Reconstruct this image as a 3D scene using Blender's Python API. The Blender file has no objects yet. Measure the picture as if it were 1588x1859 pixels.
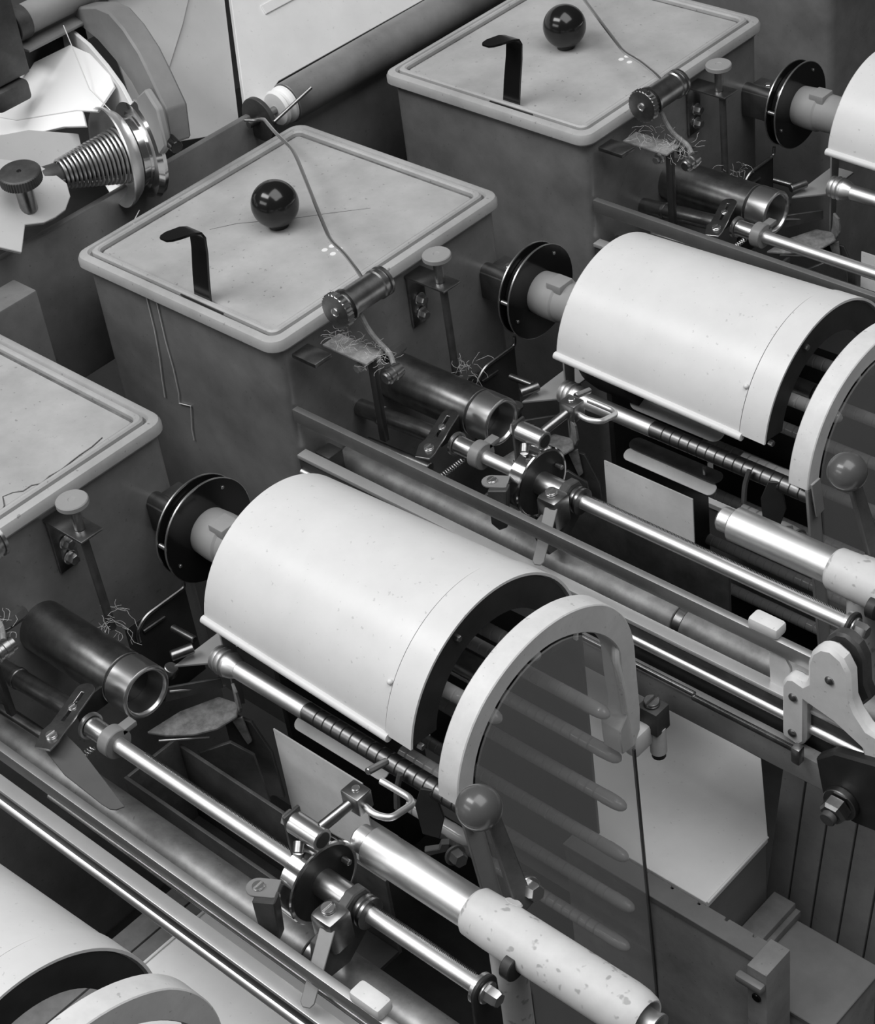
import bpy, bmesh, math, random
from mathutils import Vector, Matrix
random.seed(7)
S = bpy.context.scene
COL = S.collection

# ------------------------------------------------------------------ camera
R_CAM = ((0.73267962, 0.67131406, -0.11188389),      # image right
         (0.36039364, -0.52216183, -0.7729576),      # image down
         (-0.5773188, 0.52600804, -0.62451465))      # view direction
cam = bpy.data.cameras.new('camera')
co = bpy.data.objects.new('camera', cam)
COL.objects.link(co)
rt, dn, fw = (Vector(v) for v in R_CAM)
co.matrix_world = Matrix(((rt.x, -dn.x, -fw.x, 0.8116), (rt.y, -dn.y, -fw.y, -0.7726),
                          (rt.z, -dn.z, -fw.z, 0.8741), (0, 0, 0, 1)))
cam.sensor_fit = 'VERTICAL'
cam.sensor_height = 36.0
cam.lens = 36.0 * 3536.6 / 1859.0
cam.clip_start = 0.01
S.camera = co

# ------------------------------------------------------------------ light
w = bpy.data.worlds.new('hall')
S.world = w
w.use_nodes = True
w.node_tree.nodes['Background'].inputs['Color'].default_value = (1, 1, 1, 1)
w.node_tree.nodes['Background'].inputs['Strength'].default_value = 0.055


def area(name, d, dist, sx, sy, power):
    l = bpy.data.lights.new(name, 'AREA')
    l.shape = 'RECTANGLE'
    l.size, l.size_y, l.energy = sx, sy, power
    o = bpy.data.objects.new(name, l)
    COL.objects.link(o)
    z = Vector(d).normalized()
    o.location = Vector((-0.1, 0.1, 0)) + z * dist
    x = (Vector((1, 0, 0)) - z * z.x).normalized()
    y = z.cross(x)
    o.matrix_world = Matrix(((x.x, y.x, z.x, o.location.x), (x.y, y.y, z.y, o.location.y),
                             (x.z, y.z, z.z, o.location.z), (0, 0, 0, 1)))


area('roof_light', (0.30, -0.05, 0.95), 3.0, 2.8, 2.4, 74)
area('skylight', (-0.34, -0.50, 0.80), 3.2, 2.2, 0.8, 56)
area('window', (-0.30, -0.86, 0.42), 3.4, 2.2, 0.6, 16)
vs = S.view_settings
vs.view_transform = 'Standard'
vs.look = 'None'
vs.gamma = 1
vs.use_curve_mapping = False
vs.exposure = 0.0


# ------------------------------------------------------------------ materials
def mat(name, v, rough=0.5, metal=0.0, var=0.0, scale=30, speck=0.0, sscale=260, smin=0.69, bump=0.0, spec=0.5, coat=0.0, v2=None, vscale=None):
    m = bpy.data.materials.new(name)
    m.use_nodes = True
    nt = m.node_tree
    b = nt.nodes['Principled BSDF']
    b.inputs['Roughness'].default_value = rough
    b.inputs['Metallic'].default_value = metal
    b.inputs['Specular IOR Level'].default_value = spec
    b.inputs['Coat Weight'].default_value = coat
    b.inputs['Base Color'].default_value = (v, v, v, 1)
    if var or speck:
        tc = nt.nodes.new('ShaderNodeTexCoord')
        n = nt.nodes.new('ShaderNodeTexNoise')
        n.inputs['Scale'].default_value = scale
        n.inputs['Detail'].default_value = 6
        n.inputs['Roughness'].default_value = 0.65
        nt.links.new(tc.outputs['Object'], n.inputs['Vector'])
        r = nt.nodes.new('ShaderNodeMapRange')
        r.inputs['From Min'].default_value = 0.3
        r.inputs['From Max'].default_value = 0.7
        lo = v * (1 - var) if v2 is None else v2
        hi = v * (1 + var)
        r.inputs['To Min'].default_value = lo
        r.inputs['To Max'].default_value = hi
        nt.links.new(n.outputs['Fac'], r.inputs['Value'])
        out = r.outputs['Result']
        if speck:
            n2 = nt.nodes.new('ShaderNodeTexNoise')
            n2.inputs['Scale'].default_value = sscale
            n2.inputs['Detail'].default_value = 2
            nt.links.new(tc.outputs['Object'], n2.inputs['Vector'])
            r2 = nt.nodes.new('ShaderNodeMapRange')
            r2.inputs['From Min'].default_value = smin
            r2.inputs['From Max'].default_value = smin + 0.05
            r2.inputs['To Min'].default_value = 1.0
            r2.inputs['To Max'].default_value = 1.0 - speck
            nt.links.new(n2.outputs['Fac'], r2.inputs['Value'])
            mu = nt.nodes.new('ShaderNodeMath')
            mu.operation = 'MULTIPLY'
            nt.links.new(out, mu.inputs[0])
            nt.links.new(r2.outputs['Result'], mu.inputs[1])
            out = mu.outputs[0]
        cb = nt.nodes.new('ShaderNodeCombineColor')
        for i in range(3):
            nt.links.new(out, cb.inputs[i])
        nt.links.new(cb.outputs['Color'], b.inputs['Base Color'])
        if bump:
            bp = nt.nodes.new('ShaderNodeBump')
            bp.inputs['Strength'].default_value = bump
            bp.inputs['Distance'].default_value = 0.001
            nt.links.new(n.outputs['Fac'], bp.inputs['Height'])
            nt.links.new(bp.outputs['Normal'], b.inputs['Normal'])
    return m


def see_through(name, v, fac, rough):
    m = mat(name, v, rough)
    nt = m.node_tree
    t = nt.nodes.new('ShaderNodeBsdfTransparent')
    x = nt.nodes.new('ShaderNodeMixShader')
    x.inputs[0].default_value = fac
    nt.links.new(t.outputs[0], x.inputs[1])
    nt.links.new(nt.nodes['Principled BSDF'].outputs[0], x.inputs[2])
    nt.links.new(x.outputs[0], nt.nodes['Material Output'].inputs['Surface'])
    return m


M = dict(
    hood=mat('cream_enamel', 0.67, 0.36, var=0.05, scale=22, speck=0.22),
    arch=mat('chipped_white_enamel', 0.66, 0.45, var=0.08, scale=60, speck=0.3),
    lid=mat('worn_grey_enamel', 0.39, 0.42, var=0.22, scale=11, speck=0.4, bump=0.08),
    tank=mat('dark_tank_enamel', 0.18, 0.34, var=0.35, scale=10, speck=0.3),
    black=mat('black_bakelite', 0.010, 0.16),
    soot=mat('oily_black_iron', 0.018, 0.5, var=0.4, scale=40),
    iron=mat('dark_cast_iron', 0.07, 0.5, metal=0.3, var=0.35, scale=50, speck=0.2),
    dusty=mat('dusty_iron', 0.22, 0.7, var=0.45, scale=120, bump=0.2),
    steel=mat('brushed_steel', 0.64, 0.32, metal=1.0),
    satin=mat('satin_steel', 0.82, 0.42, metal=1.0, var=0.05, scale=40),
    chrome=mat('polished_steel', 0.8, 0.12, metal=1.0),
    gun=mat('gunmetal', 0.30, 0.32, metal=1.0, var=0.3, scale=60),
    bar=mat('bar_paint', 0.20, 0.4, var=0.1, scale=40),
    flat=mat('flat_bar_steel', 0.50, 0.42, metal=0.9, var=0.1, scale=40),
    rail=mat('planed_steel_rail', 0.72, 0.3, metal=0.6, var=0.06, scale=30),
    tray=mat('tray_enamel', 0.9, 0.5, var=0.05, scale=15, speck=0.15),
    bladem=mat('dark_grey_blade', 0.09, 0.5, var=0.1, scale=30),
    card=mat('grey_card', 0.80, 0.8, var=0.10, scale=25, speck=0.2),
    wood=mat('oiled_wood', 0.17, 0.6, var=0.3, scale=35),
    board=mat('stained_board', 0.24, 0.55, var=0.3, scale=18, speck=0.3),
    pale=mat('pale_sheet', 0.74, 0.55, var=0.06, scale=15, speck=0.15),
    grey=mat('grey_sheet', 0.27, 0.6, var=0.1, scale=20),
    white=mat('white_sheet', 0.85, 0.6),
    yarn=mat('pale_yarn', 0.6, 0.6),
    sleeve=mat('flaking_cream_paint', 0.60, 0.48, var=0.08, scale=40, speck=0.38, sscale=120, smin=0.62),
    floor=mat('dark_floor', 0.03, 0.8, var=0.3, scale=6),
    plank=mat('grooved_plank', 0.30, 0.5, var=0.2, scale=25, speck=0.2),
    finger=see_through('amber_glass', 0.42, 0.80, 0.10),
    pane=see_through('hazy_acrylic', 0.55, 0.20, 0.25),
    edge=mat('pane_edge', 0.03, 0.4),
)


# ------------------------------------------------------------------ mesh tools
def V(*a):
    return Vector(a)


def frame(d):
    d = Vector(d).normalized()
    a = Vector((0, 0, 1)) if abs(d.z) < 0.9 else Vector((1, 0, 0))
    u = a.cross(d).normalized()
    return u, d.cross(u), d


class B:
    def __init__(s):
        s.v, s.f = [], []

    def add(s, vs, fs):
        o = len(s.v)
        s.v += [tuple(p) for p in vs]
        s.f += [tuple(i + o for i in f) for f in fs]
        return s

    def addbm(s, bm):
        bm.verts.index_update()
        s.add([v.co.copy() for v in bm.verts], [[v.index for v in f.verts] for f in bm.faces])
        bm.free()
        return s

    def _bev(s, bm, bev, seg=2):
        bmesh.ops.recalc_face_normals(bm, faces=bm.faces)
        if bev > 0:
            es = [e for e in bm.edges if len(e.link_faces) == 2 and e.calc_face_angle(0) > 0.6]
            bmesh.ops.bevel(bm, geom=es, offset=bev, segments=seg, profile=0.5, affect='EDGES', clamp_overlap=True)
        return s.addbm(bm)

    def box(s, a, b, bev=0.0007, rot=None, piv=None):
        bm = bmesh.new()
        bmesh.ops.create_cube(bm, size=1)
        a, b = Vector(a), Vector(b)
        c, d = (a + b) / 2, b - a
        for v in bm.verts:
            p = Vector((v.co.x * d.x, v.co.y * d.y, v.co.z * d.z)) + c
            if rot:
                q = Vector(piv) if piv else c
                p = rot @ (p - q) + q
            v.co = p
        return s._bev(bm, bev)

    def lathe(s, p, d, prof, n=32):
        u, v, d = frame(d)
        p = Vector(p)
        vs, fs = [], []
        for t, r in prof:
            for i in range(n):
                a = 2 * math.pi * i / n
                vs.append(p + d * t + (u * math.cos(a) + v * math.sin(a)) * max(r, 1e-5))
        for k in range(len(prof) - 1):
            for i in range(n):
                j = (i + 1) % n
                fs.append((k * n + i, k * n + j, (k + 1) * n + j, (k + 1) * n + i))
        fs.append(tuple(range(n - 1, -1, -1)))
        m = (len(prof) - 1) * n
        fs.append(tuple(m + i for i in range(n)))
        return s.add(vs, fs)

    def cyl(s, a, b, r, n=24, r2=None, ch=0.0006):
        a, b = Vector(a), Vector(b)
        L = (b - a).length
        r2 = r if r2 is None else r2
        c = min(ch, r * 0.3, r2 * 0.3, L * 0.3)
        return s.lathe(a, b - a, [(0, r - c), (c, r), (L - c, r2), (L, r2 - c)], n)

    def ball(s, c, r, n=32, m=18):
        pr = [(r - r * math.cos(math.pi * k / m), r * math.sin(math.pi * k / m)) for k in range(m + 1)]
        return s.lathe(Vector(c) - Vector((0, 0, r)), (0, 0, 1), pr, n)

    def tube(s, pts, r, n=8, rnd=0.0):
        P = [Vector(p) for p in pts]
        if rnd:
            Q = [P[0]]
            for i in range(1, len(P) - 1):
                a, b, c = P[i - 1], P[i], P[i + 1]
                k = min(rnd, (a - b).length * 0.45, (c - b).length * 0.45)
                p0, p1 = b + (a - b).normalized() * k, b + (c - b).normalized() * k
                for t in (0, .2, .4, .6, .8, 1):
                    Q.append(p0 * (1 - t) ** 2 + b * 2 * t * (1 - t) + p1 * t * t)
            Q.append(P[-1])
            P = Q
        u = None
        vs, fs = [], []
        for i, p in enumerate(P):
            d = (P[min(i + 1, len(P) - 1)] - P[max(i - 1, 0)]).normalized()
            if u is None:
                u = frame(d)[0]
            u = (u - d * u.dot(d)).normalized()
            v = d.cross(u)
            for k in range(n):
                a = 2 * math.pi * k / n
                vs.append(p + (u * math.cos(a) + v * math.sin(a)) * r)
        for i in range(len(P) - 1):
            for k in range(n):
                j = (k + 1) % n
                fs.append((i * n + k, i * n + j, (i + 1) * n + j, (i + 1) * n + k))
        fs.append(tuple(range(n - 1, -1, -1)))
        fs.append(tuple((len(P) - 1) * n + k for k in range(n)))
        return s.add(vs, fs)

    def prism(s, poly, o, u, v, depth, bev=0.0006, holes=()):
        """poly in (u,v) extruded by depth along u x v"""
        o, u, v = Vector(o), Vector(u).normalized(), Vector(v).normalized()
        wd = u.cross(v).normalized()
        bm = bmesh.new()
        es = []
        for lp in [poly] + list(holes):
            vv = [bm.verts.new(o + u * a + v * b) for a, b in lp]
            es += [bm.edges.new((vv[i], vv[(i + 1) % len(vv)])) for i in range(len(vv))]
        if holes:
            bmesh.ops.triangle_fill(bm, edges=es, use_beauty=True)
        else:
            bm.faces.new(list(bm.verts))
        r = bmesh.ops.extrude_face_region(bm, geom=list(bm.faces))
        bmesh.ops.translate(bm, verts=[e for e in r['geom'] if isinstance(e, bmesh.types.BMVert)], vec=wd * depth)
        bmesh.ops.recalc_face_normals(bm, faces=bm.faces)
        return s._bev(bm, bev, 1)

    def hexb(s, p, d, r, h, washer=True):
        d = Vector(d).normalized()
        p = Vector(p)
        if washer:
            s.cyl(p, p + d * h * 0.25, r * 1.35, 20)
            p = p + d * h * 0.25
        s.lathe(p, d, [(0, r), (h * 0.75, r), (h, r * 0.82)], 6)
        return s

    def screw(s, p, d, r, h):
        """slotted cheese-head"""
        u, v, d = frame(d)
        p = Vector(p)
        for sg in (-1, 1):
            poly = []
            a0 = math.asin(0.18)
            for k in range(9):
                a = a0 + (math.pi - 2 * a0) * k / 8
                poly.append((r * math.cos(a), sg * r * math.sin(a)))
            s.prism(poly, p + d * h * 0.5, u, v, h * 0.5, bev=r * 0.08)
        return s.cyl(p, p + d * h * 0.5, r, 18)

    def loft(s, loops, cap0=True, cap1=True):
        n = len(loops[0])
        vs = [p for lp in loops for p in lp]
        fs = []
        for k in range(len(loops) - 1):
            for i in range(n):
                j = (i + 1) % n
                fs.append((k * n + i, k * n + j, (k + 1) * n + j, (k + 1) * n + i))
        if cap0:
            fs.append(tuple(range(n - 1, -1, -1)))
        if cap1:
            fs.append(tuple((len(loops) - 1) * n + i for i in range(n)))
        return s.add(vs, fs)


def rrect(x0, y0, x1, y1, r, k=5):
    out = []
    for cx, cy, a0 in ((x1 - r, y1 - r, 0), (x0 + r, y1 - r, 90), (x0 + r, y0 + r, 180), (x1 - r, y0 + r, 270)):
        for i in range(k + 1):
            a = math.radians(a0 + 90 * i / k)
            out.append((cx + r * math.cos(a), cy + r * math.sin(a)))
    return out


# ------------------------------------------------------------------ objects
PITCH = 0.4
CUR = [1]


def off():
    return Vector((0, PITCH * (CUR[0] - 1), 0))


def thing(name, label, cat, loc, group=None):
    o = bpy.data.objects.new(name, None)
    COL.objects.link(o)
    o.empty_display_size = 0.01
    o.location = Vector(loc) + off()
    o['label'], o['category'] = label, cat
    if group:
        o['group'] = group
    return o


def mesh(name, b, m, org):
    me = bpy.data.meshes.new(name)
    me.from_pydata([(p[0] - org[0], p[1] - org[1], p[2] - org[2]) for p in b.v], [], b.f)
    bm = bmesh.new()
    bm.from_mesh(me)
    bmesh.ops.recalc_face_normals(bm, faces=bm.faces)
    bm.to_mesh(me)
    bm.free()
    me.polygons.foreach_set('use_smooth', [True] * len(me.polygons))
    me.set_sharp_from_angle(angle=math.radians(32))
    me.materials.append(M[m])
    return me


def part(name, b, m, parent, label=None):
    """a part in unit coordinates under an Empty or under another part"""
    root = parent
    while root.parent:
        root = root.parent
    org = root.location - off()
    o = bpy.data.objects.new(name, mesh(name, b, m, org))
    COL.objects.link(o)
    o.parent = parent
    if label:
        o['label'] = label
    return o


def solo(name, b, m, label, cat, loc, group=None, kind=None):
    o = bpy.data.objects.new(name, mesh(name, b, m, loc))
    COL.objects.link(o)
    o.location = Vector(loc) + off()
    if kind:
        o['kind'] = kind
    if kind != 'structure':
        o['label'], o['category'] = label, cat
    if group:
        o['group'] = group
    return o


X, Y, Z = V(1, 0, 0), V(0, 1, 0), V(0, 0, 1)
UN = {0: 'corner machine at lower left', 1: 'nearest full machine', 2: 'middle machine', 3: 'far machine at upper right', 4: 'last machine in the top right corner'}
HY, HZ = -0.104, -0.061           # common axis of pulley, hood and arch


# ---- setting
CUR[0] = 1
b = B().box((-2.5, -2.5, -0.9), (2.5, 3.5, -0.86), 0)
solo('floor', b, 'floor', '', '', (0, 0, -0.9), kind='structure')


# ------------------------------------------------------------------ tank, lid
def lid_mesh(x0, y0, x1, y1):
    b = B()
    prof = [(0.003, -0.004), (0, -0.003), (0, 0.003), (0.0015, 0.0062), (0.004, 0.0075), (0.0080, 0.0078), (0.0090, 0.0062), (0.0100, 0.0046), (0.0190, 0.0042), (0.0205, 0.0060), (0.03, 0.0064)]
    b.loft([[V(p[0], p[1], z) for p in rrect(x0 + i, y0 + i, x1 - i, y1 - i, max(0.014 - i * 0.6, 0.003))] for i, z in prof])
    return b


def bead_mesh(x0, y0, x1, y1):
    b = B()
    prof = [(0.0115, 0.0040), (0.0118, 0.0080), (0.0132, 0.0094), (0.0155, 0.0094), (0.0168, 0.0080), (0.0172, 0.0040)]
    b.loft([[V(p[0], p[1], z) for p in rrect(x0 + i, y0 + i, x1 - i, y1 - i, 0.007)] for i, z in prof], False, False)
    return b


def tank(u):
    x0, y0, x1, y1 = -0.508, -0.362, -0.245, -0.077
    if u == 1:
        pass
    org = (-0.376, -0.22, -0.5)
    t = thing('heating_tank', 'dark enamelled sheet metal tank of the ' + UN[u], 'tank', org, 'dark tanks in a row')
    b = B()
    k = 0.012
    b.loft([[V(p[0] + dx, p[1], z) for p in rrect(x0 + 0.006, y0 + 0.008, x1 - 0.006, y1 - 0.004, k)]
            for z, dx in ((-0.5, 0.0), (-0.25, 0.0), (-0.005, 0.0))], True, True)
    part('tank_body', b, 'tank', t)
    b = B()
    b.loft([[V(p[0], p[1], z) for p in rrect(x0 + 0.006 - i, y0 + 0.008 - i, x1 - 0.006 + i, y1 - 0.004 + i, k)]
            for z, i in ((-0.009, 0.0), (-0.008, 0.0014), (-0.0055, 0.0014), (-0.0045, 0.0))], False, False)
    part('rolled_rim', b, 'lid', t)
    L = thing('tank_lid', {1: 'pale worn lid with cracked paint on the nearest tank at the left edge',
                           2: 'pale worn lid with a black ball knob and bent strip on the middle tank',
                           3: 'pale lid sitting slightly lifted on the far tank, top edge of the photo', 4: 'pale lid of the last tank beyond the top edge'}[u], 'lid', (-0.376, -0.22, -0.004), 'tank lids')
    part('cover', lid_mesh(x0, y0, x1, y1), 'lid', L)
    part('rim_bead', bead_mesh(x0, y0, x1, y1), 'lid', L)
    for i0, i1 in ((0.0092, 0.0114), (0.0174, 0.0200)):  # thin dark rings laid in the grooves on both sides of the bead
        g = B()
        g.loft([[V(p[0], p[1], z) for p in rrect(x0 + i, y0 + i, x1 - i, y1 - i, 0.007)] for i, z in ((i0, 0.0052), (i0 + 0.0007, 0.0050), (i1 - 0.0007, 0.0049), (i1, 0.0051))], False, False)
        part('groove_strip', g, 'darkmark', L, 'dark strip in the lid groove')
    b = B().ball((-0.381, -0.225, 0.029), 0.0215)
    kn = part('ball_knob', b, 'black', L, 'black glossy ball knob')
    part('knob_neck', B().cyl((-0.381, -0.225, 0.006), (-0.381, -0.225, 0.012), 0.009), 'black', kn)
    if u in (2, 3):
        for fx, fy in ((-0.3162, -0.2318), (-0.3153, -0.2238), (-0.3062, -0.2234), (-0.3054, -0.2324)):  # small white discs lying on the lid
            part('white_fleck', B().lathe((fx, fy - (0.0 if u == 2 else -0.013), 0.0062), Z, [(0, 0.0030), (0.0005, 0.0027)], 9), 'white', L, 'small white fleck')
    if u == 2:
        part('grease_streak', B().tube([(-0.4312, -0.2635, 0.0062), (-0.4171, -0.2427, 0.0063), (-0.3798, -0.2096, 0.0063), (-0.3564, -0.1841, 0.0063), (-0.3313, -0.1587, 0.0062)], 0.0004, 5), 'darkmark', L, 'faint dark grease streak')
    if u == 1:
        part('paint_crack', B().tube([(-0.261, -0.2291, 0.0062), (-0.2661, -0.2222, 0.0063), (-0.2754, -0.2166, 0.0063), (-0.273, -0.2089, 0.0063), (-0.2679, -0.203, 0.0063), (-0.268, -0.1949, 0.0063), (-0.2632, -0.1886, 0.0063), (-0.2655, -0.1799, 0.0063), (-0.264, -0.1692, 0.0063), (-0.2655, -0.1587, 0.0063), (-0.2665, -0.1481, 0.0063), (-0.2667, -0.1364, 0.0063), (-0.2692, -0.1238, 0.0062)], 0.0006, 5), 'darkmark', L, 'ragged dark crack in the paint')
    # bent strip handle
    b = B()
    c = [(-0.349, -0.3455, 0.006), (-0.346, -0.3445, 0.03), (-0.342, -0.343, 0.056), (-0.3395, -0.3435, 0.072), (-0.340, -0.346, 0.0775),
         (-0.3425, -0.351, 0.0788), (-0.348, -0.362, 0.078), (-0.3505, -0.367, 0.0772), (-0.352, -0.3695, 0.0766)]
    wd = [0.010, 0.0098, 0.0095, 0.0092, 0.0092, 0.0092, 0.0088, 0.007, 0.004]
    loops = []
    for i, p in enumerate(c):
        a, d = Vector(c[max(i - 1, 0)]), Vector(c[min(i + 1, len(c) - 1)])
        tn = (d - a).normalized()
        nn = tn.cross(X).normalized() * 0.0011
        q = Vector(p)
        ww = X * wd[i]
        loops.append([q - ww - nn, q + ww - nn, q + ww + nn, q - ww + nn])
    b.loft(loops)
    h = part('strip_handle', b, 'black', L, 'black bent strip handle')
    part('handle_slot', B().box((-0.372, -0.3515, 0.0062), (-0.318, -0.3475, 0.0072), 0.0003), 'soot', h)


# ------------------------------------------------------------------ bits bolted to the tank face
def face_bits(u):
    n = UN[u]
    # thumbscrew bracket
    t = thing('thumbscrew_bracket', 'thumbscrew bracket by the lid edge of the ' + n, 'bracket', (-0.2495, -0.194, -0.05), 'thumbscrew brackets')
    b = B().box((-0.2505, -0.2045, -0.0145), (-0.2035, -0.1835, -0.0125), 0.0005)
    b.box((-0.2505, -0.2035, -0.066), (-0.2475, -0.1845, -0.0135), 0.0005)
    part('angle_plate', b, 'gun', t)
    s = part('thumb_knob', B().lathe((-0.2175, -0.194, 0.0105), Z, [(0, 0.0115), (0.0008, 0.0125), (0.0042, 0.0125), (0.005, 0.0118), (0.0052, 0.003), (0.0048, 0.0025)], 32), 'grey', t, 'grey round thumb knob')
    part('screw_stem', B().cyl((-0.2175, -0.194, -0.0125), (-0.2175, -0.194, 0.0108), 0.0042), 'gun', s)
    part('guide_rod', B().cyl((-0.212, -0.1945, -0.11), (-0.212, -0.1965, -0.0146), 0.0034), 'iron', t)
    for z in (-0.041, -0.056):
        part('hex_bolt', B().hexb((-0.2475, -0.1925, z), X, 0.0045, 0.006), 'steel', t)
    # pulley
    t = thing('flanged_pulley', 'black double-flanged pulley of the ' + n, 'pulley', (-0.19, HY, HZ), 'flanged pulleys')
    for i, (xa, xb, r) in enumerate(((-0.199, -0.1965, 0.0425), (-0.1875, -0.185, 0.0435))):
        f = part('pulley_flange', B().cyl((xa, HY, HZ), (xb, HY, HZ), r, 64, ch=0.0003), 'black', t)
        part('bright_rim', B().lathe((xa, HY, HZ), X, [(0.0004, r + 0.0001), (0.0006, r + 0.0005), (xb - xa - 0.0006, r + 0.0005), (xb - xa - 0.0004, r + 0.0001)], 64), 'steel', f)
    part('pulley_core', B().cyl((-0.1965, HY, HZ), (-0.1875, HY, HZ), 0.036, 48), 'black', t)
    for a in (55, 200, 320):
        c = V(-0.185, HY + 0.036 * math.cos(math.radians(a)), HZ + 0.036 * math.sin(math.radians(a)))
        part('rivet', B().cyl(c, c + X * 0.001, 0.0016, 12), 'steel', t)
    part('spacer_stud', B().cyl((-0.196, HY - 0.040, HZ + 0.008), (-0.187, HY - 0.040, HZ + 0.008), 0.002, 12), 'steel', t)
    part('hub', B().lathe((-0.185, HY, HZ), X, [(0, 0.0195), (0.012, 0.0205), (0.024, 0.0205), (0.026, 0.019), (0.05, 0.018), (0.078, 0.018)], 40), 'grey', t, 'light grey hub')
    part('hub_boss', B().box((-0.168, HY - 0.012, HZ + 0.012), (-0.152, HY + 0.006, HZ + 0.0225), 0.001), 'grey', t)
    part('arbor', B().cyl((-0.252, HY, HZ), (-0.199, HY, HZ), 0.008), 'gun', t)
    # block that carries the arbor
    t = thing('pulley_block', 'small dark bearing block behind the pulley, ' + n, 'block', (-0.235, -0.09, -0.062), 'pulley bearing blocks')
    part('block', B().box((-0.2505, -0.113, -0.085), (-0.214, -0.078, -0.058), 0.001), 'iron', t)
    part('hex_bolt', B().hexb((-0.232, -0.093, -0.058), Z, 0.004, 0.003), 'steel', t)
    # stop wire under the pulley
    b = B().tube([(-0.2, -0.1285, -0.100), (-0.2, -0.129, -0.109), (-0.2, -0.171, -0.109), (-0.2, -0.182, -0.118), (-0.2, -0.182, -0.128)], 0.0017, 8, 0.008)
    t = thing('stop_wire', 'bent wire loop below the pulley, ' + n, 'wire', (-0.2, -0.155, -0.112), 'bent stop wires')
    part('bent_wire', b, 'gun', t)
    part('short_rod', B().tube([(-0.2, -0.176, -0.1215), (-0.2, -0.154, -0.1225)], 0.0017), 'gun', t)
    part('stop_plate', B().box((-0.203, -0.19, -0.20), (-0.2015, -0.128, -0.11), 0.0004), 'soot', t)
    # tangled yarn near the rod foot
    b = B()
    for k in range(22):
        p = V(-0.2 + random.uniform(-.01, .01), -0.196 + random.uniform(-.01, .012), -0.098 + random.uniform(-.012, .012))
        pts = [p]
        d = V(random.uniform(-1, 1), random.uniform(-1, 1), random.uniform(-.6, .8)).normalized()
        for i in range(6):
            d = (d + V(random.uniform(-.7, .7), random.uniform(-.7, .7), random.uniform(-.8, .5))).normalized()
            p = p + d * 0.0032
            pts.append(p)
        b.tube(pts, 0.00013, 4)
    solo('yarn_tangle', b, 'yarn', 'broken yarn at the guide rod foot, ' + n, 'yarn', (-0.2, -0.196, -0.098), 'wisps of broken yarn', kind='stuff')


# ------------------------------------------------------------------ knurled guide roller + yarn wire
def guide(u):
    n = UN[u]
    t = thing('knurled_guide', 'knurled yarn guide roller at the lid edge of the ' + n, 'guide', (-0.2116, -0.295, 0.0285), 'knurled guide rollers')
    c = V(-0.2116, -0.3195, 0.0285)
    pr = []
    b = B()
    N = 28
    loops = []
    for yy, ri, ro in ((0, 0.0148, 0.0148), (0.0006, 0.0146, 0.0160), (0.0062, 0.0146, 0.0160), (0.0068, 0.0146, 0.0148)):
        loops.append([c + V((ro if i % 2 else ri) * math.cos(math.pi * i / N), yy, (ro if i % 2 else ri) * math.sin(math.pi * i / N)) for i in range(2 * N)])
    b.loft(loops)
    k = part('knurled_wheel', b, 'gun', t)
    part('centre_screw', B().lathe(c, -Y, [(0, 0.004), (0.001, 0.0038), (0.0013, 0.0026), (0.0008, 0.0022)], 20), 'steel', k)
    part('drum', B().lathe(c + Y * 0.0068, Y, [(0, 0.0112), (0.004, 0.0112), (0.0045, 0.0142), (0.007, 0.0142), (0.0075, 0.012), (0.04, 0.012), (0.041, 0.0132), (0.044, 0.0132), (0.0445, 0.0118), (0.047, 0.0118), (0.0475, 0.0132), (0.050, 0.0132)], 40), 'gun', t)
    # bracket: arm plate, curved strap, pivot roller, bolt and hex stop
    t = thing('guide_bracket', 'linted swing bracket under the knurled guide of the ' + n, 'bracket', (-0.205, -0.30, -0.02), 'linted guide brackets')
    part('arm_plate', B().box((-0.2385, -0.3165, -0.0165), (-0.187, -0.2965, -0.0145), 0.0004), 'dusty', t)
    part('strap', B().tube([(-0.2085, -0.297, 0.018), (-0.203, -0.296, 0.004), (-0.195, -0.295, -0.006), (-0.176, -0.299, -0.010), (-0.166, -0.306, -0.013)], 0.0022, 8, 0.008), 'dusty', t)
    part('pivot_roller', B().lathe((-0.166, -0.318, -0.0205), Y, [(0, 0.004), (0.001, 0.0052), (0.003, 0.0052), (0.0035, 0.0065), (0.006, 0.0065), (0.0065, 0.0058), (0.009, 0.0058), (0.0095, 0.0068), (0.014, 0.0068), (0.0145, 0.0058), (0.018, 0.0058)], 24), 'gun', t)
    part('hex_bolt', B().hexb((-0.2012, -0.309, -0.0255), -Y, 0.0042, 0.006), 'steel', t)
    part('stop_nut', B().hexb((-0.190, -0.293, -0.0235), Y, 0.0052, 0.022, False), 'iron', t)
    part('hanger', B().box((-0.195, -0.309, -0.10), (-0.188, -0.304, -0.017), 0.0005), 'soot', t)
    part('lid_rest', B().box((-0.244, -0.346, -0.013), (-0.216, -0.327, -0.009), 0.0005), 'gun', t)
    b = B()
    for k in range(60):
        p = V(-0.215 + random.uniform(-.02, .05), -0.306 + random.uniform(-.012, .012), -0.013 + random.uniform(-.004, .01))
        pts = [p]
        d = V(random.uniform(-1, 1), random.uniform(-1, 1), random.uniform(-.3, .5)).normalized()
        for i in range(6):
            d = (d + V(random.uniform(-.8, .8), random.uniform(-.8, .8), random.uniform(-.7, .6))).normalized()
            p = p + d * 0.0022
            pts.append(p)
        b.tube(pts, 0.00012, 4)
    solo('bracket_lint', b, 'yarn', 'pale lint on the guide bracket, ' + n, 'lint', (-0.20, -0.306, -0.013), 'lint on the guide brackets', kind='stuff')


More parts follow.
